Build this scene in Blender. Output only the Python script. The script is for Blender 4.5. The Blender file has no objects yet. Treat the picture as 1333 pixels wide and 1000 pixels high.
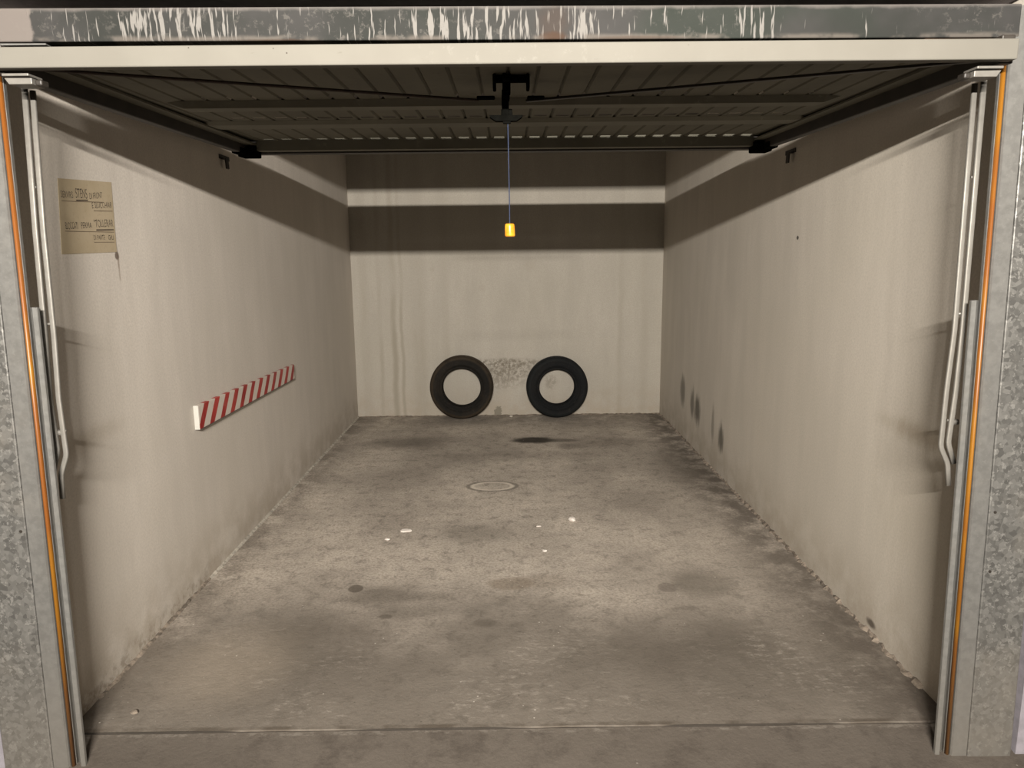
import bpy, bmesh, math, random
from mathutils import Vector, Matrix
random.seed(7)
sc = bpy.context.scene
col = sc.collection

# ------------------------------------------------------------------ helpers
class MB:
    """collects geometry and links it as one mesh object"""
    def __init__(s): s.v = []; s.f = []
    def add(s, vs, fs):
        b = len(s.v); s.v += [tuple(p) for p in vs]; s.f += [[i + b for i in f] for f in fs]; return s
    def box(s, x0, x1, y0, y1, z0, z1):
        vs = [(x, y, z) for z in (z0, z1) for y in (y0, y1) for x in (x0, x1)]
        return s.add(vs, [[0,2,3,1],[4,5,7,6],[0,1,5,4],[2,6,7,3],[0,4,6,2],[1,3,7,5]])
    def obox(s, c, ax, ay, az):
        c, ax, ay, az = map(Vector, (c, ax, ay, az))
        vs = [c + ax*i + ay*j + az*k for k in (-1,1) for j in (-1,1) for i in (-1,1)]
        return s.add(vs, [[0,2,3,1],[4,5,7,6],[0,1,5,4],[2,6,7,3],[0,4,6,2],[1,3,7,5]])
    def prism_z(s, poly, z0, z1):
        n = len(poly)
        vs = [(x, y, z0) for x, y in poly] + [(x, y, z1) for x, y in poly]
        return s.add(vs, [list(range(n))[::-1], list(range(n, 2*n))] + [[i, (i+1) % n, n+(i+1) % n, n+i] for i in range(n)])
    def prism_x(s, poly, x0, x1):
        n = len(poly)
        vs = [(x0, y, z) for y, z in poly] + [(x1, y, z) for y, z in poly]
        return s.add(vs, [list(range(n)), list(range(n, 2*n))[::-1]] + [[i, n+i, n+(i+1) % n, (i+1) % n] for i in range(n)])
    def prism_y(s, poly, y0, y1):
        n = len(poly)
        vs = [(x, y0, z) for x, z in poly] + [(x, y1, z) for x, z in poly]
        return s.add(vs, [list(range(n)), list(range(n, 2*n))[::-1]] + [[i, n+i, n+(i+1) % n, (i+1) % n] for i in range(n)])
    def tube(s, path, prof, up=(0,1,0)):
        """sweep a closed 2-D profile along a path; profile axes: side, up"""
        path = [Vector(p) for p in path]; n = len(prof); rings = []
        for i, p in enumerate(path):
            d = (path[min(i+1, len(path)-1)] - path[max(i-1, 0)]).normalized()
            side = d.cross(Vector(up)).normalized(); u = side.cross(d).normalized()
            rings.append([p + side*a + u*b for a, b in prof])
        vs = [v for r in rings for v in r]; fs = []
        for i in range(len(path)-1):
            for j in range(n):
                fs.append([i*n+j, i*n+(j+1) % n, (i+1)*n+(j+1) % n, (i+1)*n+j])
        fs += [list(range(n))[::-1], list(range((len(path)-1)*n, len(path)*n))]
        return s.add(vs, fs)
    def map(s, fn): s.v = [tuple(fn(*p)) for p in s.v]; return s
    def build(s, name, mat, parent=None, bevel=0, smooth=False, seg=2):
        me = bpy.data.meshes.new(name); me.from_pydata(s.v, [], s.f); me.update()
        bm = bmesh.new(); bm.from_mesh(me); bmesh.ops.recalc_face_normals(bm, faces=bm.faces); bm.to_mesh(me); bm.free()
        me.materials.append(mat)
        o = bpy.data.objects.new(name, me); col.objects.link(o)
        if parent: o.parent = parent
        if bevel:
            m = o.modifiers.new('bevel', 'BEVEL'); m.width = bevel; m.segments = seg; m.limit_method = 'ANGLE'; m.angle_limit = math.radians(35)
        if smooth:
            for p in me.polygons: p.use_smooth = True
        return o
def circ(r, n=10, sx=1, sy=1): return [(r*sx*math.cos(2*math.pi*i/n), r*sy*math.sin(2*math.pi*i/n)) for i in range(n)]
def rrect(w, h, r, n=3):
    out = []
    for cx, cy, a0 in ((w/2-r, h/2-r, 0), (-w/2+r, h/2-r, 90), (-w/2+r, -h/2+r, 180), (w/2-r, -h/2+r, 270)):
        for i in range(n+1):
            a = math.radians(a0 + 90*i/n); out.append((cx + r*math.cos(a), cy + r*math.sin(a)))
    return out
def tag(o, label=None, cat=None, group=None, kind=None):
    if label: o['label'] = label
    if cat: o['category'] = cat
    if group: o['group'] = group
    if kind: o['kind'] = kind
    return o
def empty(name, loc=(0,0,0), rot=(0,0,0)):
    o = bpy.data.objects.new(name, None); col.objects.link(o); o.location = loc; o.rotation_euler = rot; o.empty_display_size = .1
    return o

# ------------------------------------------------------------------ node helpers
class Mat:
    def __init__(s, name, rough=.6, metal=0., spec=.5):
        s.m = bpy.data.materials.new(name); s.m.use_nodes = True
        s.t = s.m.node_tree; s.N = s.t.nodes; s.L = s.t.links
        s.b = s.N['Principled BSDF']; s.b.inputs['Roughness'].default_value = rough; s.b.inputs['Metallic'].default_value = metal
        s.b.inputs['Specular IOR Level'].default_value = spec
        s.co = s.N.new('ShaderNodeTexCoord').outputs['Object']
    def put(s, sock, v):
        if isinstance(v, bpy.types.NodeSocket): s.L.new(v, sock)
        elif isinstance(v, (int, float)): sock.default_value = v
        else: sock.default_value = tuple(v) + (1,) if len(v) == 3 and len(sock.default_value) == 4 else v
    def math(s, op, a, b=0., c=None, clamp=False):
        n = s.N.new('ShaderNodeMath'); n.operation = op; n.use_clamp = clamp
        s.put(n.inputs[0], a); s.put(n.inputs[1], b)
        if c is not None: s.put(n.inputs[2], c)
        return n.outputs[0]
    def vmath(s, op, a, b=(0,0,0)):
        n = s.N.new('ShaderNodeVectorMath'); n.operation = op
        s.put(n.inputs[0], a); s.put(n.inputs[1], b); return n.outputs['Value' if op in ('LENGTH','DOT_PRODUCT') else 'Vector']
    def scaled(s, sc_, off=(0,0,0)): return s.vmath('MULTIPLY', s.vmath('ADD', s.co, off) if any(off) else s.co, sc_)
    def noise(s, scale, detail=4, rough=.55, vec=None, dist=0):
        n = s.N.new('ShaderNodeTexNoise'); n.inputs['Scale'].default_value = scale; n.inputs['Detail'].default_value = detail
        n.inputs['Roughness'].default_value = rough; n.inputs['Distortion'].default_value = dist
        s.L.new(vec if vec is not None else s.co, n.inputs['Vector']); return n.outputs['Fac']
    def voro(s, scale, vec=None, feat='F1', out='Distance'):
        n = s.N.new('ShaderNodeTexVoronoi'); n.feature = feat; n.inputs['Scale'].default_value = scale
        s.L.new(vec if vec is not None else s.co, n.inputs['Vector']); return n.outputs[out]
    def rng(s, v, a, b, c=0., d=1., smooth=True):
        n = s.N.new('ShaderNodeMapRange'); n.interpolation_type = 'SMOOTHSTEP' if smooth else 'LINEAR'
        s.put(n.inputs[0], v)
        for i, x in enumerate((a, b, c, d)): n.inputs[i+1].default_value = x
        return n.outputs[0]
    def mix(s, f, a, b, mode='MIX'):
        n = s.N.new('ShaderNodeMix'); n.data_type = 'RGBA'; n.blend_type = mode
        s.put(n.inputs[0], f); s.put(n.inputs[6], a); s.put(n.inputs[7], b); return n.outputs[2]
    def sep(s, v=None):
        n = s.N.new('ShaderNodeSeparateXYZ'); s.L.new(v if v is not None else s.co, n.inputs[0]); return n.outputs
    def blob(s, c, r, soft=.5, warp=None, amt=.25, hard=1.):
        """mask: 1 inside the ellipsoid, fading outward; warp = noise factor"""
        v = s.vmath('MULTIPLY', s.vmath('SUBTRACT', s.co, c), tuple(1./x for x in r))
        d = s.vmath('LENGTH', v)
        if warp is not None: d = s.math('ADD', d, s.math('MULTIPLY', s.math('SUBTRACT', warp, .5), amt*4))
        return s.rng(d, 1+soft, 1-soft, 0, hard)
    def bump(s, h, strength=.3, dist=.01):
        n = s.N.new('ShaderNodeBump'); n.inputs['Strength'].default_value = strength; n.inputs['Distance'].default_value = dist
        s.L.new(h, n.inputs['Height']); s.L.new(n.outputs[0], s.b.inputs['Normal'])
    def color(s, c): s.put(s.b.inputs['Base Color'], c); return s
    def rough(s, v): s.put(s.b.inputs['Roughness'], v)

def plain(name, c, rough=.6, metal=0., var=.12, scale=30, spec=.5):
    m = Mat(name, rough, metal, spec)
    n = m.noise(scale, 3)
    m.color(m.mix(m.rng(n, .3, .7, 0, 1), tuple(x*(1-var) for x in c), tuple(min(1, x*(1+var)) for x in c)))
    return m.m

# ------------------------------------------------------------------ materials
def wall_mat(name, side, tint=(.60,.55,.49)):
    m = Mat(name, .85, spec=.2)
    hx = (1., 1., .22)                                     # vertical streaks: stretched in z
    st = m.noise(7, 5, .6, m.scaled(hx)); cl = m.noise(1.1, 4, .6); fine = m.noise(120, 5, .8)
    dark = tuple(x*.88 for x in tint); lite = tuple(min(1, x*1.05) for x in tint)
    c = m.mix(m.rng(st, .2, .8), dark, lite)
    c = m.mix(m.rng(cl, .35, .68, 0, .45), c, tuple(x*y for x, y in zip(tint, (.86,.86,.82))))
    c = m.mix(m.rng(fine, .35, .7, 0, .7), c, tuple(x*.72 for x in tint))
    # roller stipple: small dark pores
    sp = m.voro(55); c = m.mix(m.math('MULTIPLY', m.rng(sp, .12, .04), m.rng(m.noise(9, 2), .55, .62)), c, tuple(x*.55 for x in tint))
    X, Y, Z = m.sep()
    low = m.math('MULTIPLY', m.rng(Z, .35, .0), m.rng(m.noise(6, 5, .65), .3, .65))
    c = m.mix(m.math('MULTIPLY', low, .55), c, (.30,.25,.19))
    if side == 'back':
        w = m.noise(14, 4, .6)
        speck = m.rng(m.noise(38, 5, .75), .38, .60)
        for ce, r, k in (((-.05,6.33,.475), (.34,.3,.035), 1.), ((-.03,6.33,.42), (.26,.3,.06), .8), ((-.02,6.33,.35), (.20,.3,.08), .6), ((-.1,6.33,.3),(.12,.3,.08),.25), ((.38,6.33,.30), (.05,.3,.06), .6)):
            c = m.mix(m.math('MULTIPLY', m.blob(ce, r, .6, w, .15, k), speck), c, (.16,.14,.11))
        # exposed mortar where the paint chipped at the foot
        c = m.mix(m.blob((-.09,6.33,.030), (.036,.2,.040), .08, m.noise(26, 4, .7), .7), c, (.19,.17,.135))
        # old water runs at the left
        for x, wd, k in ((-1.0, .02, .85), (-.93,.012,.7), (-.78,.05,.5), (-1.25,.03,.5), (-.55,.03,.3), (-1.12,.015,.5), (.99,.02,.35), (1.2,.03,.3)):
            d = m.math('ABSOLUTE', m.math('SUBTRACT', m.math('ADD', X, m.math('MULTIPLY', m.math('SUBTRACT', m.noise(3, 3), .5), .05)), x))
            c = m.mix(m.math('MULTIPLY', m.math('MULTIPLY', m.rng(d, wd*2, wd*.2), m.rng(Z, 1.9, .3, .5, 1)), m.math('MULTIPLY', m.rng(st, .25, .6), k)), c, (.25,.225,.18))
        for ce, r in (((-.22,6.33,1.14),(.03,.2,.03)), ((-.65,6.33,1.3),(.02,.2,.02)), ((.2,6.33,1.33),(.05,.2,.05)), ((.85,6.33,.2),(.06,.2,.03))):
            c = m.mix(m.blob(ce, r, .6, w, .3, .3), c, (.3,.27,.22))
    if side == 'right':
        w = m.noise(25, 4, .65, m.scaled((1,1,.3)))
        for ce, r, k in (((1.35,5.5,.36),(.3,.07,.11),.75), ((1.35,5.20,.33),(.3,.05,.10),.8), ((1.35,5.06,.31),(.3,.07,.10),.95), ((1.35,4.66,.30),(.3,.03,.11),.55), ((1.35,4.47,.255),(.3,.05,.085),.95)):
            c = m.mix(m.blob(ce, r, .5, w, .35, k), c, (.13,.12,.10))
        c = m.mix(m.blob((1.35,2.25,.82),(.3,.22,.03),.9,w,.3,.5), c, (.22,.17,.11))
        c = m.mix(m.blob((1.35,2.2,.55),(.3,.25,.35),.9,w,.3,.3), c, (.30,.26,.19))
        c = m.mix(m.blob((1.35,3.41,1.48),(.3,.012,.009),.2), c, (.08,.07,.06))
        c = m.mix(m.blob((1.35,2.50,.042),(.3,.03,.014),.5,w,.3), c, (.12,.10,.08))
    if side == 'left':
        w = m.noise(18, 4, .6)
        c = m.mix(m.blob((-1.35,2.2,.85),(.3,.2,.03),.9,w,.3,.4), c, (.26,.21,.15))
        # brown crumbling foot near the door
        f = m.math('MULTIPLY', m.rng(Z, .11, .0), m.rng(Y, 3.3, 2.9))
        c = m.mix(m.math('MULTIPLY', f, m.rng(m.noise(20, 5, .7), .45, .62, 0, .7)), c, (.19,.155,.115))
        # drip under the notice
        c = m.mix(m.blob((-1.35,2.56,1.395),(.3,.006,.05),.5,w,.4,.7), c, (.22,.17,.13))
        c = m.mix(m.blob((-1.35,2.555,1.428),(.3,.012,.012),.4,w,.4,.9), c, (.12,.09,.07))
    m.color(c)
    h = m.math('ADD', m.math('MULTIPLY', m.noise(45, 5, .65, m.scaled((1,1,.5))), .6), m.math('MULTIPLY', m.noise(5, 3), 1.2))
    m.bump(h, .25, .004)
    return m.m

def floor_mat():
    m = Mat('concrete_floor', .82, spec=.25)
    base = (.49,.435,.37)
    a = m.noise(1.6, 6, .62); b = m.noise(9, 6, .68); f = m.noise(80, 4, .65); w = m.noise(7, 5, .65); w2 = m.noise(30, 5, .7)
    c = m.mix(m.rng(a, .32, .68), tuple(x*.80 for x in base), tuple(x*1.2 for x in base))
    c = m.mix(m.rng(b, .40, .66, 0, .4), c, (.40,.36,.31))
    c = m.mix(m.rng(m.math('ADD', m.sep()[1], m.math('MULTIPLY', m.noise(2,4), 1.4)), 4.0, 2.9, 0, .85), c, (.105,.091,.075))  # light painted in: floor colour darkens toward the door to offset the lamp's falloff
    c = m.mix(m.rng(f, .42, .64, 0, .45), c, (.17,.145,.12))
    X, Y, Z = m.sep()
    # worn wheel lanes
    for x0, k in ((-.62,.28), (.68,.28)):
        d = m.math('ABSOLUTE', m.math('SUBTRACT', X, x0)); c = m.mix(m.math('MULTIPLY', m.rng(d, .38, .05, 0, k), m.rng(m.noise(2.2, 4), .35, .6)), c, (.12,.10,.083))
    # dust and grime against the walls
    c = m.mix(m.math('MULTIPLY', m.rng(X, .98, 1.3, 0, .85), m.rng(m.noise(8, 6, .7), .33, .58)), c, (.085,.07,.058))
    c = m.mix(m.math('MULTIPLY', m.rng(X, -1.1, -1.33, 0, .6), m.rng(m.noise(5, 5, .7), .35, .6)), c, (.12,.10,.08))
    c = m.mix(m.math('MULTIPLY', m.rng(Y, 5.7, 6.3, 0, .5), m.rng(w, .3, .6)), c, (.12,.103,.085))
    # oil and soft stains: centre x, y, radii, strength, colour
    D = (.075,.063,.05)
    for x, y, rx, ry, k, s, cc in (
        (-.67,2.93,.032,.036,.75,.12,(.09,.075,.06)), (-.56,2.86,.13,.09,.5,.6,D), (-.36,2.85,.10,.04,.3,.6,D), (-.85,2.42,.24,.3,.45,.8,D),
        (.0,2.96,.10,.065,.42,.25,(.12,.085,.05)), (.14,2.98,.11,.07,.3,.5,(.12,.09,.06)), (.83,2.93,.13,.11,.5,.4,(.09,.078,.06)), (.675,2.905,.042,.045,.5,.12,(.12,.10,.085)),
        (.80,2.42,.3,.32,.45,.8,D), (.19,5.44,.17,.09,.95,.35,(.02,.016,.012)), (.40,5.42,.14,.05,.6,.4,D), (.45,5.25,.1,.08,.45,.5,D), (-.79,5.40,.32,.16,.55,.7,D),
        (.80,5.36,.26,.13,.4,.7,D), (-.05,5.0,.5,.12,.3,.8,D), (1.2,4.6,.2,.6,.5,.8,D), (1.25,2.9,.2,.6,.4,.8,D), (.05,2.45,.5,.18,.22,.8,D), (-.1,2.62,.05,.03,.45,.4,D),(-.5,2.68,.03,.02,.6,.3,D),
        (.72,2.72,.04,.02,.4,.4,D), (-.4,2.72,.16,.05,.3,.6,D), (-.2,3.55,.18,.10,.35,.5,(.11,.10,.08)), (-1.0,1.84,.30,.09,.65,.6,D), (.7,1.85,.5,.1,.4,.8,D)):
        c = m.mix(m.blob((x,y,0), (rx,ry,1), s, w, .22, k), c, cc)
    # pale scuffed patches
    lt = m.math('MULTIPLY', m.rng(m.noise(34, 7, .78, m.scaled((.6,1.3,1))), .50, .64), m.rng(m.noise(3.3, 4, .6, None, .6), .42, .62))
    for x, y, rx, ry, k in ((-1.0,2.95,.16,.45,.6), (-.9,3.35,.22,.3,.4), (-.95,2.35,.25,.25,.3), (.0,2.35,.75,.22,.34), (1.05,2.6,.25,.5,.4), (.2,3.3,.5,.5,.22), (1.05,3.6,.15,.8,.25), (.25,5.07,.12,.025,.7), (.12,5.0,.08,.04,.5), (-.2,2.1,1.0,.1,.3)):
        c = m.mix(m.math('MULTIPLY', m.blob((x,y,0), (rx,ry,1), .6, w, .2, k), lt), c, (.42,.38,.33))
    c = m.mix(m.rng(m.noise(15, 7, .8, None, .4), .48, .66, 0, .48), c, (.095,.082,.067))
    c = m.mix(m.math('MULTIPLY', m.rng(m.voro(34), .14, .05), m.rng(m.noise(5, 3), .50, .58, 0, .7)), c, (.07,.06,.048))
    c = m.mix(m.blob((.9,3.3,0), (.5,.6,1), .8, w, .2, .25), c, (.30,.265,.225))
    c = m.mix(m.blob((-1.0,2.35,0), (.2,.22,1), .7, w, .2, .4), c, (.33,.28,.22))
    # oval cement ring
    v = m.vmath('MULTIPLY', m.vmath('SUBTRACT', m.co, (-.107,4.318,0)), (1/.125,1/.078,1))
    d = m.math('ADD', m.vmath('LENGTH', v), m.math('MULTIPLY', m.math('SUBTRACT', w2, .5), .12))
    c = m.mix(m.rng(m.math('ABSOLUTE', m.math('SUBTRACT', d, 1.22)), .16, .05, 0, .55), c, (.09,.08,.065))
    c = m.mix(m.rng(m.math('ABSOLUTE', m.math('SUBTRACT', d, .98)), .16, .04, 0, .8), c, (.66,.60,.51))
    # scattered white specks
    sp = m.math('MULTIPLY', m.rng(m.voro(26), .085, .05), m.rng(m.noise(3.1, 2), .54, .6))
    c = m.mix(m.math('MULTIPLY', sp, .75), c, (.6,.56,.5))
    # crumbs along the slab joint
    j = m.math('ABSOLUTE', m.math('SUBTRACT', Y, 1.968)); jn = m.rng(m.noise(22, 5, .7, m.scaled((1,2,1))), .50, .60)
    c = m.mix(m.math('MULTIPLY', m.rng(j, .011, .003, 0, .75), jn), c, (.36,.33,.285))
    c = m.mix(m.math('MULTIPLY', m.rng(m.math('ABSOLUTE', m.math('SUBTRACT', Y, 1.992)), .016, .004, 0, .8), m.rng(m.noise(6,4),.4,.6)), c, (.08,.065,.05))
    c = m.mix(m.rng(Y, 1.985, 1.975, 0, .7), c, (.085,.072,.06))
    c = m.mix(m.math('MULTIPLY', m.rng(Y, 1.975, 1.965, 0, .5), m.rng(m.noise(7, 7, .78), .46, .68)), c, (.04,.032,.026))
    c = m.mix(m.rng(m.math('ABSOLUTE', m.math('SUBTRACT', Y, 1.9815)), .0045, .003, 0, .9), c, (.03,.025,.02))
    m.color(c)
    m.rough(m.rng(a, .3, .7, .72, .9))
    m.bump(m.math('ADD', m.math('MULTIPLY', f, .5), m.math('MULTIPLY', b, 1.2)), .45, .008)
    return m.m

def galv_mat(name, spangle=True, base=(.122,.119,.111)):
    m = Mat(name, .5, .35, .4)
    cells = m.voro(85, out='Color'); n = m.sep(cells)[0]
    c = m.mix(n, tuple(x*.62 for x in base), tuple(x*1.25 for x in base)) if spangle else m.mix(m.rng(m.noise(50, 4), .3, .7), tuple(x*.88 for x in base), tuple(x*1.1 for x in base))
    if spangle:
        n2 = m.noise(62, 4, .7); c = m.mix(m.rng(n2, .55, .63, 0, .8), c, tuple(min(1, x*1.9) for x in base))
        m.rough(m.rng(n2, .4, .65, .55, .38))
    else:
        c = m.mix(m.rng(m.noise(110, 4, .7), .58, .66, 0, .3), c, tuple(x*1.4 for x in base))
    c = m.mix(m.rng(m.noise(3, 5, .65), .5, .75, 0, .45), c, (.21,.19,.16))
    X, Y, Z = m.sep()
    c = m.mix(m.rng(Z, .5, 0, 0, .4), c, (.22,.20,.17))
    m.color(c); m.bump(m.noise(90, 3), .15, .002)
    return m.m

def beam_mat():
    m = Mat('galvanised_beam_with_paint_runs', .8, .1, .1)
    X, Y, Z = m.sep()
    base = m.mix(m.rng(m.noise(3.5, 4, .6), .35, .65), (.023,.024,.022), (.036,.035,.034))
    base = m.mix(m.rng(m.noise(2.3, 2, .5, m.scaled((1,1,1),(3,0,0))), .52, .64, 0, .6), base, (.021,.026,.021))
    zn = m.noise(7, 2)
    xs = m.math('ADD', X, m.math('MULTIPLY', m.math('SUBTRACT', m.noise(20, 2), .5), .008))
    cx = m.N.new('ShaderNodeCombineXYZ'); m.L.new(xs, cx.inputs[0]); m.L.new(m.math('MULTIPLY', Z, .10), cx.inputs[2])
    st = m.noise(120, 2, .5, cx.outputs[0])
    zones = None
    for x0, r, k in ((-1.05,.12,.5), (-.76,.2,1.05), (-.50,.1,.5), (.0,.30,1.), (.62,.07,1.), (-.25,.25,.45), (.3,.3,.5), (.95,.2,.2)):
        z = m.rng(m.math('ABSOLUTE', m.math('SUBTRACT', X, x0)), r, r*.55, 0, k)
        zones = z if zones is None else m.math('MAXIMUM', zones, z)
    thr = m.math('SUBTRACT', .72, m.math('MULTIPLY', m.math('MULTIPLY', zones, m.rng(m.noise(6, 2, .5), .3, .5, .5, 1)), .19))
    runs = m.rng(m.math('SUBTRACT', st, thr), -.02, .03)
    c = m.mix(m.math('MULTIPLY', runs, .9), base, (.155,.148,.138))
    # blotches
    c = m.mix(m.math('MULTIPLY', m.rng(m.noise(40, 6, .75), .54, .62, 0, .6), m.rng(m.noise(4, 3), .45, .6)), c, (.085,.08,.073))
    zt = m.math('ADD', m.math('ADD', Z, m.math('MULTIPLY', X, .0047)), m.math('MULTIPLY', m.math('SUBTRACT', m.noise(18, 4), .5), .016))
    c = m.mix(m.rng(zt, 1.989, 1.999, 0, .7), c, (.11,.10,.093))
    c = m.mix(m.math('MULTIPLY', m.rng(zt, 1.940, 1.930, 0, .8), m.rng(m.noise(9, 4), .45, .55)), c, (.09,.08,.07))
    # rust
    rn = m.noise(30, 5, .7)
    for x0, z0, rx, rz, k in ((.12,1.93,.028,.012,.75), (-.55,1.925,.1,.006,.6), (.32,1.926,.10,.004,.4), (.12,1.96,.035,.04,.3)):
        c = m.mix(m.blob((x0,1.85,z0), (rx,1,rz), .5, rn, .3, k), c, (.048,.028,.018))
    # pale painted end
    e = m.math('ADD', X, m.math('MULTIPLY', m.math('SUBTRACT', m.noise(25, 4), .5), .03))
    c = m.mix(m.rng(e, -1.118, -1.126, 0, .9), c, (.125,.11,.10))
    m.color(c); m.bump(runs, .4, .002)
    return m.m

M = {}
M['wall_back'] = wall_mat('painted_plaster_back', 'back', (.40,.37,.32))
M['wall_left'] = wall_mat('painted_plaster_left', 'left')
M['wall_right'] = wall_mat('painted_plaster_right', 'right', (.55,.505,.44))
M['wall_out'] = plain('lilac_grey_paint', (.22,.205,.225), .85)
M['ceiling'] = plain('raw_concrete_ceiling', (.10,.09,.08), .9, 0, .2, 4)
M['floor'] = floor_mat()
M['galv'] = galv_mat('spangled_galvanised_sheet')
M['galv_s'] = galv_mat('smooth_galvanised_sheet', False, (.145,.142,.133))
M['galv_bar'] = galv_mat('galvanised_bar', False, (.17,.168,.158))
M['beam'] = beam_mat()
M['dark'] = plain('dark_painted_steel', (.022,.018,.014), .55, 0, .3, 20)
M['black'] = plain('black_plastic', (.0035,.0035,.003), .95, 0, .2, 40, .0)
M['brown_rod'] = plain('rusty_rod', (.035,.02,.014), .6, 0, .3, 60)
M['mortar'] = plain('mortar', (.36,.33,.28), .9, 0, .35, 35)
M['grime'] = plain('crumbled_mortar', (.17,.14,.11), .95, 0, .5, 45)
M['hook'] = plain('dark_bracket_steel', (.03,.025,.02), .6, 0, .2, 40)
M['cord'] = plain('blue_cord', (.009,.017,.045), .7, 0, .2, 300)
m = Mat('orange_grip', .35); m.color(m.mix(m.rng(m.noise(60, 2), .3, .7), (.55,.19,.012), (.65,.27,.02))); M['orange'] = m.m
m = Mat('orange_seal', .45); X, Y, Z = m.sep()
c = m.mix(m.rng(m.noise(2.5, 3, .6), .4, .65), (.17,.055,.008), (.25,.11,.008)); c = m.mix(m.rng(Z, .45, .05, 0, .7), c, (.09,.045,.025)); m.color(c); M['seal'] = m.m
# cream lacquered door rail
m = Mat('cream_lacquer', .7, 0, .15); X, Y, Z = m.sep()
c = m.mix(m.rng(m.noise(6, 4), .3, .7), (.128,.121,.104), (.138,.131,.113))
c = m.mix(m.math('MULTIPLY', m.rng(m.noise(45, 6, .75), .56, .62, 0, .5), m.rng(m.math('ABSOLUTE', m.math('SUBTRACT', X, .05)), .35, .1)), c, (.165,.158,.138))
c = m.mix(m.math('MULTIPLY', m.rng(m.voro(24), .06, .03), m.rng(m.noise(5, 2), .5, .56)), c, (.05,.043,.035))
c = m.mix(m.rng(m.noise(30, 5, .75, m.scaled((.5,1,2))), .64, .70, 0, .5), c, (.10,.09,.075)); m.color(c); M['cream'] = m.m
# back side of the corrugated sheet
m = Mat('door_sheet_underside', .75, .0, .25)
c = m.mix(m.rng(m.noise(3, 5, .6), .3, .7), (.085,.08,.06), (.115,.108,.082)); c = m.mix(m.rng(m.noise(25, 5, .7), .6, .7, 0, .5), c, (.05,.04,.03)); m.color(c); M['sheet'] = m.m
m = Mat('door_cross_rail', .7, .0, .25)
c = m.mix(m.rng(m.noise(4, 5, .6), .3, .7), (.105,.10,.077), (.135,.128,.10)); c = m.mix(m.rng(m.noise(16, 5, .7), .62, .68, 0, .5), c, (.19,.175,.14)); m.color(c); M['rail'] = m.m

def rubber(name, c, brown, R, ring, rc):
    m = Mat(name, .75, 0, .12); n = m.noise(9, 5, .65); c2 = m.mix(m.rng(n, .42, .66, 0, brown), c, (.030,.022,.015))
    r = m.vmath('LENGTH', m.vmath('MULTIPLY', m.vmath('SUBTRACT', m.co, (0,0,R)), (1,0,1)))
    c2 = m.mix(m.math('MULTIPLY', m.rng(r, ring, ring+.02), m.rng(n, .25, .6, .3, 1)), c2, rc)
    c2 = m.mix(m.rng(m.noise(70, 4, .7), .58, .66, 0, .35), c2, (.03,.028,.024)); m.color(c2); m.bump(m.noise(120, 2), .2, .002); return m.m
M['rub_a'] = rubber('dusty_black_rubber', (.008,.0072,.006), .3, .279, .238, (.038,.029,.020))
M['rub_b'] = rubber('black_rubber', (.0055,.006,.0065), .1, .2705, .225, (.012,.013,.013))
M['rub_at'] = rubber('dusty_tread_rubber', (.028,.022,.015), .9, .279, .25, (.045,.034,.024))
M['rub_bt'] = rubber('tread_rubber', (.008,.009,.010), .2, .2705, .25, (.014,.015,.016))

# ------------------------------------------------------------------ room shell
W = 1.35; D = 6.335; H = 2.35; YF = 1.85
def struct(name, mb, mat, label, cat, **k):
    return tag(mb.build(name, mat, **k), label, cat, kind='structure')
# floor with a real groove between the two pours
poly = [(-4.6,-.12),(-4.6,-.028),(1.75,-.028),(1.9775,-.001),(1.979,-.006),(1.984,-.006),(1.9855,0),(D+.1,0),(D+.1,-.12)]
fl = MB()
n = 90; xs = [-4 + 8*i/n for i in range(n+1)]
verts = []
for i, x in enumerate(xs):
    j = .0022*math.sin(7*x) + random.uniform(-.0015,.0015)
    verts += [(x, y + (j if 1.9 < y < 2 else 0), z) for y, z in poly]
k_ = len(poly); faces = []
for i in range(n):
    for a in range(k_):
        b = (a+1) % k_; faces.append([i*k_+a, i*k_+b, (i+1)*k_+b, (i+1)*k_+a])
fl.add(verts, faces)
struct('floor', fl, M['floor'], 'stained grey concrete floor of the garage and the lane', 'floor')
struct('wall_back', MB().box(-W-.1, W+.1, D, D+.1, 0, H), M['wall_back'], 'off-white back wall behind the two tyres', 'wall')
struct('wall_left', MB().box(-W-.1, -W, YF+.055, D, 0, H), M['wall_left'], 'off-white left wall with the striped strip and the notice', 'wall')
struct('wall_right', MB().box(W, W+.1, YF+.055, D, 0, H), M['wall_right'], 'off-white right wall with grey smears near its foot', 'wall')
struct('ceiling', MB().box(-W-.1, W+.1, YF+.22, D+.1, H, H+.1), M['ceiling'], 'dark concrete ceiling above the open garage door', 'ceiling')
# front wall around the opening and the lane outside
struct('wall_front_left', MB().box(-4, -1.4505, YF+.004, YF+.054, -.035, 2.06), M['wall_out'], 'pale lilac wall left of the galvanised door frame', 'wall')
struct('wall_front_right', MB().box(1.4505, 4, YF+.004, YF+.054, -.035, 2.06), M['wall_out'], 'pale lilac wall right of the galvanised door frame', 'wall')
struct('wall_front', MB().box(-4, 4, YF+.005, YF+.22, 2.062, 2.6), M['wall_out'], 'lintel wall above the galvanised door frame', 'wall')
struct('wall_lane', MB().box(-4, 4, -4.7, -4.6, 0, 2.6), M['wall_out'], 'wall across the lane behind the camera', 'wall')
struct('ceiling_lane', MB().box(-4, 4, -4.6, YF+.22, 2.6, 2.7), M['ceiling'], 'concrete ceiling over the lane in front of the garage', 'ceiling')

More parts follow.
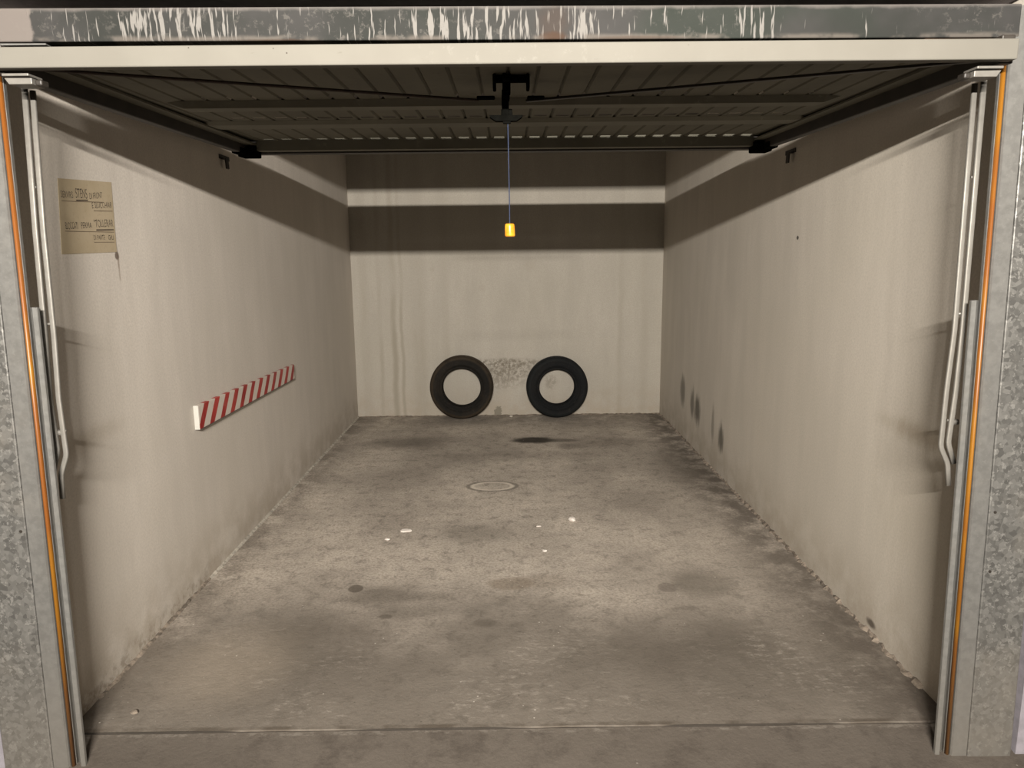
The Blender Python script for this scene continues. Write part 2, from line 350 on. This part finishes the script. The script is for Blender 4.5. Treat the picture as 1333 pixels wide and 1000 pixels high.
# mortar fillets at the wall feet
def fillet(side, y0, y1, w, mat, name, label, jag=.35, seed=1):
    rnd = random.Random(seed); mb = MB(); n = int((y1-y0)/.02); vs = []
    x = -W if side < 0 else W
    for i in range(n+1):
        y = y0 + (y1-y0)*i/n; k = 1 + jag*(rnd.random()*2-1); a = w*k; h = w*.8*(1 + jag*(rnd.random()*2-1))
        vs += [(x, y, h), (x - side*a*.6, y, h*.55), (x - side*a, y, 0.0), (x, y, 0.0)]
    fs = []
    for i in range(n):
        for a in range(4): b = (a+1) % 4; fs.append([i*4+a, i*4+b, (i+1)*4+b, (i+1)*4+a])
    fs += [[3,2,1,0], [n*4, n*4+1, n*4+2, n*4+3]]
    o = mb.add(vs, fs).build(name, mat); return tag(o, label, 'skirting', kind='structure')
fillet(-1, 3.05, D, .011, M['mortar'], 'baseboard_left', 'thin pale mortar line along the foot of the left wall', .15)
fillet(-1, 2.15, 3.05, .010, M['grime'], 'baseboard_left', 'crumbling dark mortar along the near foot of the left wall', .4, 3)
fillet(1, 2.15, D, .012, M['grime'], 'baseboard_right', 'rough grey mortar along the foot of the right wall', .8, 5)
bb = MB(); rnd = random.Random(4); vs = []; n = 120
for i in range(n+1):
    x = -W + 2*W*i/n; h = .006*(1+.6*(rnd.random()*2-1)); vs += [(x, D, h), (x, D-.012*(1+.5*rnd.random()), 0.0), (x, D, 0.0)]
fs = []
for i in range(n):
    for a in range(3): b = (a+1) % 3; fs.append([i*3+a, (i+1)*3+a, (i+1)*3+b, i*3+b])
tag(bb.add(vs, fs + [[0,1,2],[n*3+2,n*3+1,n*3]]).build('baseboard_back', M['grime']), 'rough mortar along the foot of the back wall', 'skirting', kind='structure')

# ------------------------------------------------------------------ galvanised door frame
fr = empty('trim_1', (0, 0, 0)); tag(fr, 'galvanised steel door frame with orange seals and a paint-streaked top beam', 'door frame', kind='structure')
def splay(x, y, z): return (x*(1 + .0165*(1.34 - z)), y, z)
for s in (-1, 1):
    o_ = 1.417 if s < 0 else 1.405; w_ = 0 if s < 0 else .003
    def P(poly): return [(s*(a - w_), b) for a, b in poly]
    zt = 2.055
    # outer sheet, hollow box section
    MB().prism_z(P([(1.283, YF-.002), (o_, YF-.002), (o_, YF+.05), (1.283, YF+.05)]), -.035, 2.0).map(splay).build('post', M['galv'], fr, .003)
    MB().prism_z(P([(1.2815, YF+.001), (1.2815, YF+.045), (1.245, YF+.045), (1.238, YF+.012), (1.238, YF+.006), (1.241, YF+.001)]), -.035, 1.99).map(splay).build('jamb_strip', M['galv_s'], fr)
    # orange seal held in a thin channel
    MB().prism_z(P([(1.2375, YF+.014), (1.2375, YF+.03), (1.226, YF+.026), (1.2245, YF+.014)]), -.03, zt-.19).map(splay).build('seal_channel', M['galv_s'], fr)
    seal = MB(); seal.prism_z(P([(1.2312+.0055*math.cos(a*math.pi/5), YF+.012+.008*math.sin(a*math.pi/5)) for a in range(10)]), -.02, zt-.19).map(splay)
    seal.build('seal_strip', M['seal'], fr, 0, True)
    # folded guide cover on the lower part
    zc = 1.297 if s < 0 else 1.288
    prof = [(1.2185, YF+.014), (1.2175, YF+.02), (1.2125, YF+.026), (1.210, YF+.012), (1.2085, YF+.006), (1.198, YF+.006), (1.1965, YF+.008), (1.1965, YF+.016), (1.199, YF+.016), (1.199, YF+.012), (1.2065, YF+.012), (1.210, YF+.031), (1.2185, YF+.031)]
    MB().prism_z(P(prof), -.03, zc).map(splay).build('guide_cover', M['galv_bar'], fr)
    # small fixing screw
    for z in ((.72, .55) if s > 0 else (.70,)):
        MB().prism_y([(s*1.296*(1+.0165*(1.34-z)) + .004*math.cos(a*math.pi/5), z + .004*math.sin(a*math.pi/5)) for a in range(10)], YF-.004, YF+.002).build('screw', M['dark'], fr)
def tilt(x, y, z): return (x, y, z - .0047*x)
MB().box(-1.2505, 1.2405, YF+.0, YF+.05, 1.925, 2.000).map(tilt).build('top_beam', M['beam'], fr, .003)
MB().box(1.02, 1.215, YF+.012, YF+.04, 1.9155, 1.9225).build('rusty_shim', plain('rusty_shim', (.25,.16,.10), .8), fr)
MB().box(-1.24, -1.10, YF+.012, YF+.04, 1.926, 1.9325).build('packing_strip', M['galv_s'], fr)

# ------------------------------------------------------------------ open up-and-over door
Y0 = 1.765; Z0 = 1.848; TI = .019
door = empty('door_1', (0, Y0, Z0), (TI, 0, 0))
tag(door, 'open up-and-over garage door lying flat under the ceiling, cream front rail', 'garage door', kind='structure')
def L(x, Y, z): return (x, (Y - Y0)*math.cos(TI) + (z - Z0)*math.sin(TI), (z - Z0)*math.cos(TI) - (Y - Y0)*math.sin(TI))      # world point -> door frame (small tilt)
r_ = MB().box(-1.186, 1.186, 0, .032, -.001, .051); r_.map(lambda x, y, z: (x, y, z*.87 + .0025 - .0012*x)); r_.build('front_rail', M['cream'], door, .003)
# corrugated sheet with slots ahead of the cross rails
pitch = .079; gx = .0065; zs = .043; half = 1.165
ys = [.032, .58, .605, .645, .80, .99, 1.025, 1.06, 1.3, 1.585, 1.633, 1.68]
def zf(y): return .043 + .013*max(0, (y-.3)/1.33)
cells_x = []
kmax = int(half/pitch)
for k in range(-kmax-1, kmax+1):
    x0 = k*pitch + .012; x1 = x0 + pitch
    cells_x.append((x0 + gx, x0 + pitch*.22, 0)); cells_x.append((x0 + pitch*.22, x1 - pitch*.20, 1)); cells_x.append((x1 - pitch*.20, x1 - gx, 0)); cells_x.append((x1 - gx, x1 + gx, 2))
sh = MB(); T = .0012
for a, b, kind in cells_x:
    a = max(a, -half); b = min(b, half)
    if b - a < .002: continue
    for i in range(len(ys)-1):
        y0, y1 = ys[i], ys[i+1]
        if kind == 1 and i == 9 and abs(a+b) < 2.18: continue                       # slot in front of the rear rail
        if kind == 1 and i == 5 and abs(a+b) < 2.1: continue                       # slot in front of the second rail
        if kind == 2:                                           # narrow pressed groove
            if i == 2 and abs(a+b) < 1.95: continue
            m_ = (a+b)/2; u0, u1 = zf(y0), zf(y1)
            sh.add([(a,y0,u0),(a,y1,u1),(m_,y1,u1+.008),(m_,y0,u0+.008),(b,y0,u0),(b,y1,u1)], [[0,1,2,3],[3,2,5,4]])
        else:
            sh.add([(a,y0,zf(y0)),(b,y0,zf(y0)),(b,y1,zf(y1)),(a,y1,zf(y1)),(a,y0,zf(y0)+T),(b,y0,zf(y0)+T),(b,y1,zf(y1)+T),(a,y1,zf(y1)+T)], [[0,3,2,1],[4,5,6,7],[0,1,5,4],[1,2,6,5],[2,3,7,6],[3,0,4,7]])
sh.build('corrugated_sheet', M['sheet'], door)
for s in (-1, 1):
    MB().box(min(s*1.166, s*1.198), max(s*1.166, s*1.198), .033, 1.765, -.002, .062).build('side_rail', M['dark'], door, .003)
    MB().box(min(s*1.12, s*1.166), max(s*1.12, s*1.166), .033, 1.70, .036, .0425).build('edge_strip', M['sheet'], door)
    MB().box(min(s*1.12, s*1.2), max(s*1.12, s*1.2), 1.61, 1.70, -.016, .02).box(min(s*1.16, s*1.205), max(s*1.16, s*1.205), 1.55, 1.63, -.008, .02).build('corner_joint', M['black'], door, .006)
# cross rails: pressed hat section with closed ends
def hat(y0, y1, zb, x1, name, mat, mid=.012, zt=.0425):
    mb = MB(); prof = [(y0, zt), (y0+mid, zb), (y1-mid, zb), (y1, zt)]
    mb.prism_x(prof, -x1, x1)
    for s in (-1, 1):     # bevelled tips
        mb.add([(s*x1, y0, zt), (s*x1, y0+mid, zb), (s*x1, y1-mid, zb), (s*x1, y1, zt), (s*(x1+.06), (y0*2+y1)/3, zt), (s*(x1+.06), (y0+y1*2)/3, zt)], [[0,1,4],[1,2,5,4],[2,3,5],[0,4,5,3]])
    return mb.build(name, mat, door)
hat(.648, .735, .025, 1.02, 'cross_rail', M['rail'], zt=.046)
hat(1.062, 1.20, .037, 1.10, 'cross_rail', M['rail'], .02, zt=.050)
MB().prism_x([(1.636,.012),(1.635,.068),(1.700,.068),(1.700,.064),(1.640,.064),(1.641,.016),(1.690,.016),(1.690,.012)], -1.1199, 1.1199).build('rear_rail', M['rail'], door)
MB().box(-1.1655, 1.1655, 1.701, 1.765, .006, .066).build('rear_edge', M['dark'], door)
# tie rods
MB().tube([L(-.075,2.195,1.856), L(-1.163,1.822,1.866)], circ(.0042, 8), (0,0,1)).build('tie_rod', M['brown_rod'], door)
MB().tube([L(.065,2.21,1.856), L(1.163,1.842,1.866)], rrect(.007,.016,.002), (0,1,0)).build('tie_rod', M['dark'], door)
# central lock
lk = MB().box(-.026, .066, .31, .335, .026, .0425).box(-.030, -.021, .29, .335, .004, .0425).box(.061, .070, .29, .335, .004, .0425).box(-.004, .018, .29, .345, -.004, .0425)
lk.box(-.078,-.026,.395,.425,-.001,.006).box(.066,.115,.40,.43,-.001,.006)
lock = lk.build('lock', M['black'], door, .003)
st = MB().prism_y(circ(.010, 12), .30, .40).map(lambda x, y, z: (x+.006, y, z-.004))
st.tube([(.004,.345,.01),(.003,.362,-.022),(.004,.372,-.05)], rrect(.020,.016,.004), (0,1,0)).build('stem', M['black'], lock)
hd = MB().prism_y([(-.043,-.052),(.052,-.052),(.050,-.058),(.034,-.068),(-.024,-.068),(-.040,-.058)], .362, .384).prism_y([(-.008,-.035),(.022,-.035),(.024,-.054),(-.010,-.054)], .366, .380).box(-.004,.018,.366,.380,-.074,-.066)
hd.build('handle', M['black'], lock, .002)
# lift arms: two blades of a folded bar each side, cranked at the foot
def arm(pts_out, pts_in, s):
    def chain(pts, Y):
        P = [Vector((x, Y + (y if len(p) > 2 else 0), z)) for p in pts for x, z, y in [(p[0], p[1], p[2] if len(p) > 2 else 0)]]
        out = [P[0]]                         # round the corners
        for i in range(1, len(P)-1):
            a = P[i].lerp(P[i-1], min(.5, .012/(P[i]-P[i-1]).length)); b = P[i].lerp(P[i+1], min(.5, .012/(P[i]-P[i+1]).length))
            for t in (0, .33, .67, 1): out.append(a.lerp(P[i], t).lerp(P[i].lerp(b, t), t))
        return out + [P[-1]]
    mb = MB(); pr = rrect(.0135, .009, .003)
    mb.tube(chain(pts_out, 1.907), pr, (0,1,0)); mb.tube(chain(pts_in, 1.911), rrect(.0130, .009, .003), (0,1,0))
    for za in (.96, 1.25, 1.6): mb.tube([(s*1.197, 1.914, za), (s*1.214, 1.914, za)], circ(.0035, 8), (0,1,0))
    mb.v = [L(*p) for p in mb.v]
    o = mb.build('lift_arm', M['galv_bar'], door, 0, True)
    return o
arm([(-1.192,1.840),(-1.209,1.49),(-1.218,1.214),(-1.226,1.048),(-1.2225,.905),(-1.240,.850)],
    [(-1.175,1.833),(-1.191,1.492),(-1.197,1.213),(-1.205,1.048),(-1.2025,.893),(-1.224,.838),(-1.2275,.770)], -1)
arm([(1.202,1.834),(1.206,1.524),(1.210,1.206),(1.208,1.04),(1.201,.898),(1.222,.840)],
    [(1.182,1.827),(1.186,1.525),(1.191,1.206),(1.185,1.04),(1.184,.886),(1.208,.838),(1.216,.776)], 1)
for s in (-1, 1):
    b = MB(); zo = 0 if s < 0 else -.005; xo = 0 if s < 0 else .004
    b.box(min(s*(1.104+xo),s*(1.166+xo)), max(s*(1.104+xo),s*(1.166+xo)), 1.786, 1.84, 1.8385+zo, 1.8445+zo)
    b.prism_y([(s*(1.164+xo),1.8355+zo),(s*(1.100+xo),1.835+zo),(s*(1.100+xo),1.821+zo),(s*(1.154+xo),1.821+zo)], 1.79, 1.84)
    b.v = [L(*p) for p in b.v]; b.build('hinge_bracket', M['galv_s'], door, .0015)
    b = MB().box(min(s*(1.083+xo),s*(1.0995+xo)), max(s*(1.083+xo),s*(1.0995+xo)), 1.80, 1.83, 1.820+zo, 1.834+zo); b.v = [L(*p) for p in b.v]; b.build('hinge_roller', M['dark'], door, .004)
    b = MB().tube([(s*1.205, 1.915, .955), (s*1.226, 1.915, .955)], circ(.008, 8), (0,1,0)); b.v = [L(*p) for p in b.v]; b.build('arm_bolt', M['galv_bar'], door)

# ------------------------------------------------------------------ pull cord
pc = empty('pull_cord', (.012, 2.142, 1.469)); tag(pc, 'blue cord with an orange plastic grip hanging from the door lock', 'pull cord')
MB().tube([(-.002,0,.314),(-.001,0,.2),(0,0,.1),(0,0,.030)], circ(.0015, 8), (0,1,0)).build('cord', M['cord'], pc)
gp = MB(); prof = [(.003,.0365),(.0105,.0365),(.0128,.034),(.0136,.028),(.0143,.004),(.0132,.0),(.008,.0005)]
n = 16; vs = []
for r, z in prof:
    for i in range(n):
        a = 2*math.pi*i/n; k = 1 + .06*math.cos(4*a); vs.append((r*k*math.cos(a), r*k*.8*math.sin(a), z))
fs = [[j*n+i, j*n+(i+1) % n, (j+1)*n+(i+1) % n, (j+1)*n+i] for j in range(len(prof)-1) for i in range(n)] + [list(range(n)), list(range((len(prof)-1)*n, len(prof)*n))[::-1]]
g = gp.add(vs, fs).map(lambda x, y, z: (x + (.033-z)*.02, y, z)).build('grip', M['orange'], pc, 0, True); g['label'] = 'orange plastic grip'

# ------------------------------------------------------------------ tyres
def lathe(prof, n, closed=False):
    mb = MB(); k = len(prof); vs = []
    for i in range(n):
        a = 2*math.pi*i/n
        for p in prof:
            r, y = p(a, i) if callable(p) else p; vs.append((r*math.cos(a), y, r*math.sin(a)))
    fs = []
    for i in range(n):
        j = (i+1) % n
        for q in range(k if closed else k-1): w = (q+1) % k; fs.append([i*k+q, i*k+w, j*k+w, j*k+q])
    return mb.add(vs, fs)
def tyre(name, label, R, rb, w, x, tilt_, rubbers, spin):
    h = w/2
    t = empty(name, (x, 0, 0)); tag(t, label, 'tyre')
    t.location = (x, D - .001 - R*math.sin(tilt_) - h*math.cos(tilt_)*.98, 0)
    t.rotation_euler = (-tilt_, 0, 0)
    # everything modelled about the axle, then lifted so the origin is the contact point
    def lift(mb): mb.map(lambda a, b, c: (a, b, c + R)); return mb
    S = R - rb
    def side(sg):
        P = [(rb+.006, sg*(h-.050)), (rb, sg*(h-.036)), (rb+.001, sg*(h-.026)), (rb+.006, sg*(h-.018)), (rb+.012, sg*(h-.016)), (rb+.014, sg*(h-.019)), (rb+.018, sg*(h-.017)), (rb+.30*S, sg*(h-.006)), (rb+.36*S, sg*(h-.0035)), (rb+.375*S, sg*(h-.006)), (rb+.55*S, sg*(h-.001)),
             (rb+.66*S, sg*(h-.002)), (rb+.70*S, sg*(h-.0005)), (rb+.73*S, sg*(h-.003)), (rb+.84*S, sg*(h-.008)), (rb+.93*S, sg*(h-.019)),
             (rb+.90*S, sg*(h-.03)), (rb+.8*S, sg*(h-.017)), (rb+.5*S, sg*(h-.009)), (rb+.25*S, sg*(h-.014)), (rb+.012, sg*(h-.036)), (rb+.010, sg*(h-.050))]
        return lift(lathe(P, 120, True))
    for sg in (-1, 1):
        o = side(sg).build('sidewall', rubbers[0], t, 0, True)
    # tread: grooves, shoulder blocks
    sh = h - .017
    pr = [(R-.013, -sh-.002)]
    def blk(r, y): return lambda a, i: (r - (.006 if i % 4 == 0 else 0), y)
    pr += [blk(R-.008, -sh+.004), blk(R-.003, -sh+.016)]
    gw = .0045; N = 4; span = 2*(sh-.018)
    for g_ in range(N):
        c_ = -sh + .018 + span*(g_+.5)/N + .0
        pr += [(R-.0015, c_-gw-.001), (R-.0085, c_-gw), (R-.0085, c_+gw), (R-.0015, c_+gw+.001)]
    pr += [blk(R-.003, sh-.016), blk(R-.008, sh-.004), (R-.013, sh+.002), (R-.020, sh-.004), (R-.016, 0), (R-.020, -sh+.004)]
    lift(lathe(pr, 240, True)).build('tread', rubbers[1], t)
    return t
tyre('car_tyre', 'worn black tyre with brownish dust, left of the two leaning on the back wall', .279, .166, .165, -.411, math.radians(3), (M['rub_a'], M['rub_at']), 0)
tyre('car_tyre', 'cleaner deep black tyre, right of the two leaning on the back wall', .2705, .155, .160, .424, math.radians(3), (M['rub_b'], M['rub_bt']), 1)

# ------------------------------------------------------------------ striped bumper strip on the left wall
A = (3.040, .690, .795); B = (4.455, .671, .760)          # near and far ends: Y, z low, z high
bs = empty('bumper_strip', (-W, A[0], A[1])); tag(bs, 'red and white diagonally striped guard strip fixed along the left wall', 'guard strip')
m = Mat('striped_guard', .45, 0, .4)
X, Y, Z = m.sep()
u = m.math('DIVIDE', Y, B[0]-A[0])                                          # 0..1 along
zz = m.math('ADD', Z, m.math('MULTIPLY', u, .019))                           # undo the slope
per = .1215
ph = m.math('DIVIDE', m.math('SUBTRACT', m.math('SUBTRACT', Y, m.math('MULTIPLY', zz, .8)), -.022), per)
wob = m.math('MULTIPLY', m.math('SUBTRACT', m.noise(9, 3), .5), .12)
fr_ = m.math('FRACT', m.math('ADD', ph, m.math('ADD', wob, 5.0)))
red = m.math('MULTIPLY', m.rng(fr_, .01, .03), m.rng(fr_, .48, .455))
redc = m.mix(m.rng(m.noise(4, 4, .6), .35, .65), (.24,.010,.010), (.38,.035,.028))
c = m.mix(red, (.55,.49,.43), redc); c = m.mix(m.rng(m.noise(30, 5, .7), .58, .7, 0, .35), c, (.35,.2,.16))
m.color(c)
def q_(Y, x, z): return (x, Y - A[0], z - A[1])
mb = MB(); X0 = .0008; X1 = .022
mb.add([q_(A[0],X0,A[1]), q_(B[0],X0,B[1]), q_(B[0],X0,B[2]), q_(A[0],X0,A[2]), q_(A[0],X1,A[1]), q_(B[0],X1*.8,B[1]), q_(B[0],X1*.8,B[2]), q_(A[0],X1,A[2])], [[0,1,2,3],[4,7,6,5],[0,4,5,1],[3,2,6,7],[0,3,7,4],[1,5,6,2]])
mb.build('striped_face', m.m, bs, .002)
e = MB().box(X0, X1-.0005, -.003, -.0002, .0, .1045).build('end_cap', plain('white_foam', (.42,.41,.37), .6, 0, .04), bs); e['label'] = 'plain white near end'
u_ = MB().add([q_(A[0],X0,A[1]-.003), q_(B[0],X0,B[1]-.003), q_(B[0],X1*.8,B[1]-.003), q_(A[0],X1,A[1]-.003), q_(A[0],X0,A[1]-.0003), q_(B[0],X0,B[1]-.0003), q_(B[0],X1*.8,B[1]-.0003), q_(A[0],X1,A[1]-.0003)], [[0,1,2,3],[4,7,6,5],[0,4,5,1],[3,2,6,7],[0,3,7,4],[1,5,6,2]])
u_.build('backing', plain('grey_backing', (.10,.085,.075), .8), bs)

# ------------------------------------------------------------------ handwritten notice
nb = empty('notice_board', (-W, 2.24, 1.433)); tag(nb, 'faded beige card with handwritten underlined notes on the left wall', 'notice')
m = Mat('faded_card', .8, 0, .2); c = m.mix(m.rng(m.noise(6, 4), .3, .7), (.36,.295,.195), (.41,.34,.235))
c = m.mix(m.rng(m.noise(90, 3, .7), .55, .7, 0, .4), c, (.29,.235,.16)); m.color(c)
cor = [(2.262,1.659),(2.564,1.676),(2.553,1.441),(2.238,1.433)]
mb = MB(); o0 = [(.0006, y-2.24, z-1.433) for y, z in cor]; o1 = [(.0016, y-2.24, z-1.433) for y, z in cor]
mb.add(o0+o1, [[0,1,2,3],[7,6,5,4]] + [[i,4+i,4+(i+1)%4,(i+1)%4] for i in range(4)]); mb.build('card', m.m, nb)
ink = plain('dark_ink', (.075,.056,.04), .8); pen = plain('brown_pen', (.16,.12,.08), .8)
def text(body, y0, z0, y1, z1, size, mat=ink):
    cu = bpy.data.curves.new('t', 'FONT'); cu.body = body; cu.size = 1; cu.extrude = 0; cu.offset = -.004
    ob = bpy.data.objects.new('t', cu); col.objects.link(ob); bpy.context.view_layer.update()
    me = bpy.data.meshes.new_from_object(ob.evaluated_get(bpy.context.evaluated_depsgraph_get()))
    bpy.data.objects.remove(ob); bpy.data.curves.remove(cu)
    xs = [v.co.x for v in me.vertices]; x0, x1 = min(xs), max(xs); ys_ = [v.co.y for v in me.vertices]; b0, b1 = min(ys_), max(ys_)
    rn = random.Random(len(body))
    for v in me.vertices:
        t = (v.co.x - x0)/(x1 - x0); k = v.co.y/(b1 - 0)
        j = .0012*math.sin(9*t*math.pi + len(body))
        v.co = (.0020, y0 + (y1-y0)*t - 2.24, z0 + (z1-z0)*t + k*size + j - 1.433)
    me.materials.clear(); me.materials.append(mat)
    o = bpy.data.objects.new('lettering', me); col.objects.link(o); o.parent = nb
def line(y0, z0, y1, z1, w, mat=pen):
    MB().add([(.0017, y0-2.24, z0-1.433-w), (.0017, y1-2.24, z1-1.433-w), (.0017, y1-2.24, z1-1.433), (.0017, y0-2.24, z0-1.433),
              (.0022, y0-2.24, z0-1.433-w), (.0022, y1-2.24, z1-1.433-w), (.0022, y1-2.24, z1-1.433), (.0022, y0-2.24, z0-1.433)],
             [[0,1,2,3],[7,6,5,4],[0,4,5,1],[1,5,6,2],[2,6,7,3],[3,7,4,0]]).build('underline', mat, nb)
text('SERVIRS', 2.268, 1.603, 2.330, 1.605, .020); text('STENS', 2.345, 1.607, 2.409, 1.610, .030); text('DI FRONT', 2.421, 1.609, 2.498, 1.619, .019)
line(2.268, 1.594, 2.500, 1.606, .0022); line(2.345, 1.602, 2.409, 1.6065, .004, ink)
text('E SLUCCHIAR', 2.430, 1.581, 2.551, 1.590, .019); line(2.437, 1.574, 2.552, 1.580, .0022)
text('BLOCCATI', 2.272, 1.509, 2.338, 1.512, .021); text('FERMA', 2.356, 1.514, 2.416, 1.517, .019); text('"TOLLERAR', 2.430, 1.520, 2.547, 1.527, .025)
line(2.268, 1.504, 2.548, 1.5095, .0022); line(2.440, 1.514, 2.547, 1.5185, .0045, ink)
text('DI PARTE', 2.420, 1.480, 2.487, 1.482, .015); text('GIU', 2.508, 1.482, 2.541, 1.483, .015); line(2.420, 1.473, 2.544, 1.4755, .002)

# ------------------------------------------------------------------ brackets high on the side walls
for s, y, zt, lab in ((-1, 3.56, 1.895, 'small dark metal bracket high on the left wall'), (1, 3.50, 1.888, 'small dark metal bracket high on the right wall')):
    b = empty('wall_bracket', (s*W, y, zt)); tag(b, lab, 'bracket', 'brackets beside the open door')
    MB().box(min(-s*.0005, -s*.004), max(-s*.0005, -s*.004), -.012, .11, -.016, .004).build('plate', M['hook'], b)
    MB().prism_y([(-s*.004, -.012), (-s*.028, -.012), (-s*.030, -.060), (-s*.024, -.062), (-s*.022, -.017), (-s*.004, -.017)], .0, .032).build('hook', M['hook'], b)

# ------------------------------------------------------------------ bits of plaster on the floor
def chip(x, y, sx, sy, sz, lab, seed, mat):
    bm = bmesh.new(); bmesh.ops.create_icosphere(bm, subdivisions=2, radius=1); r = random.Random(seed)
    for v in bm.verts:
        k = 1 + r.uniform(-.22, .22); v.co = Vector((v.co.x*sx*k, v.co.y*sy*k, v.co.z*sz*k))
    mz = min(v.co.z for v in bm.verts)
    for v in bm.verts: v.co.z = max(v.co.z - mz - .25*sz, 0)
    me = bpy.data.meshes.new('plaster_chip'); bm.to_mesh(me); bm.free(); me.materials.append(mat)
    o = bpy.data.objects.new('plaster_chip', me); col.objects.link(o); o.location = (x, y, .0002); tag(o, lab, 'debris', 'plaster chips on the floor'); return o
wh = plain('white_plaster', (.62,.57,.52), .9, 0, .1, 80)
chip(-.545, 3.585, .031, .020, .006, 'largest white plaster chip on the floor, flat, left of the middle', 1, wh)
chip(.335, 3.70, .020, .020, .012, 'rounded white plaster lump on the floor, below the right tyre', 2, wh)
chip(-.622, 3.472, .013, .008, .005, 'small white plaster chip just left of and nearer than the largest chip', 3, wh)
chip(.152, 3.626, .013, .006, .004, 'thin white plaster sliver left of the rounded lump', 4, wh)
chip(.167, 3.304, .011, .011, .005, 'small white chip mid-floor, nearest the door of the pale chips', 5, wh)
chip(-1.193, 2.076, .013, .010, .006, 'grey mortar crumb near the left wall close to the joint', 6, M['grime'])
chip(.018, 6.26, .016, .010, .010, 'pale crumb at the foot of the back wall between the tyres', 7, M['mortar'])

# ------------------------------------------------------------------ lamp of the lane and camera
LY, LZ = -1.40, 2.135
housing = plain('white_lamp_housing', (.7,.7,.7), .5)
for LX, P, lab in ((-.05, 590, 'long batten lamp over the lane, straight behind the camera'),):
    ft = empty('ceiling_light', (LX, LY-.045, LZ)); tag(ft, lab, 'lamp', kind='structure')
    MB().box(-.47, .47, -.06, .03, -.035, .035).build('housing', housing, ft, .005)
    for x in (-.35, .35): MB().box(x-.008, x+.008, -.025, -.009, .036, 2.6-LZ-.0005).build('hanger', M['galv_bar'], ft)
    la = bpy.data.lights.new('lane_lamp', 'AREA'); la.shape = 'RECTANGLE'; la.size = 0.85; la.size_y = .038; la.energy = P; la.color = (1, .935, .85)
    lo = bpy.data.objects.new('lane_lamp', la); col.objects.link(lo); lo.location = (LX, LY-.004, LZ); lo.rotation_euler = (math.radians(105), 0, 0)

w = bpy.data.worlds.new('world'); sc.world = w; w.use_nodes = True
w.node_tree.nodes['Background'].inputs[0].default_value = (.004,.0035,.003,1); w.node_tree.nodes['Background'].inputs[1].default_value = 1

f_, p_, r_, y_, cx, hh = 941.025, .176931, -.0110032, .0039582, .0050689, 1.4167564
cy_, sy_ = math.cos(y_), math.sin(y_); cp, sp = math.cos(p_), math.sin(p_)
F = Vector((sy_*cp, cy_*cp, -sp)); Rt = Vector((cy_, -sy_, 0)); U = Rt.cross(F); cr, sr = math.cos(r_), math.sin(r_)
R2 = cr*Rt + sr*U; U2 = -sr*Rt + cr*U
cam = bpy.data.cameras.new('camera'); co = bpy.data.objects.new('camera', cam); col.objects.link(co)
cam.sensor_width = 36; cam.sensor_fit = 'HORIZONTAL'; cam.lens = f_/1333*36; cam.clip_start = .02
mw = Matrix.Identity(4)
for i in range(3): mw[i][0] = R2[i]; mw[i][1] = U2[i]; mw[i][2] = -F[i]
mw[0][3], mw[1][3], mw[2][3] = cx, 0, hh
co.matrix_world = mw
sc.camera = co
sc.view_settings.view_transform = 'Standard'; sc.view_settings.look = 'None'; sc.view_settings.gamma = 1; sc.view_settings.exposure = 0; sc.view_settings.use_curve_mapping = False
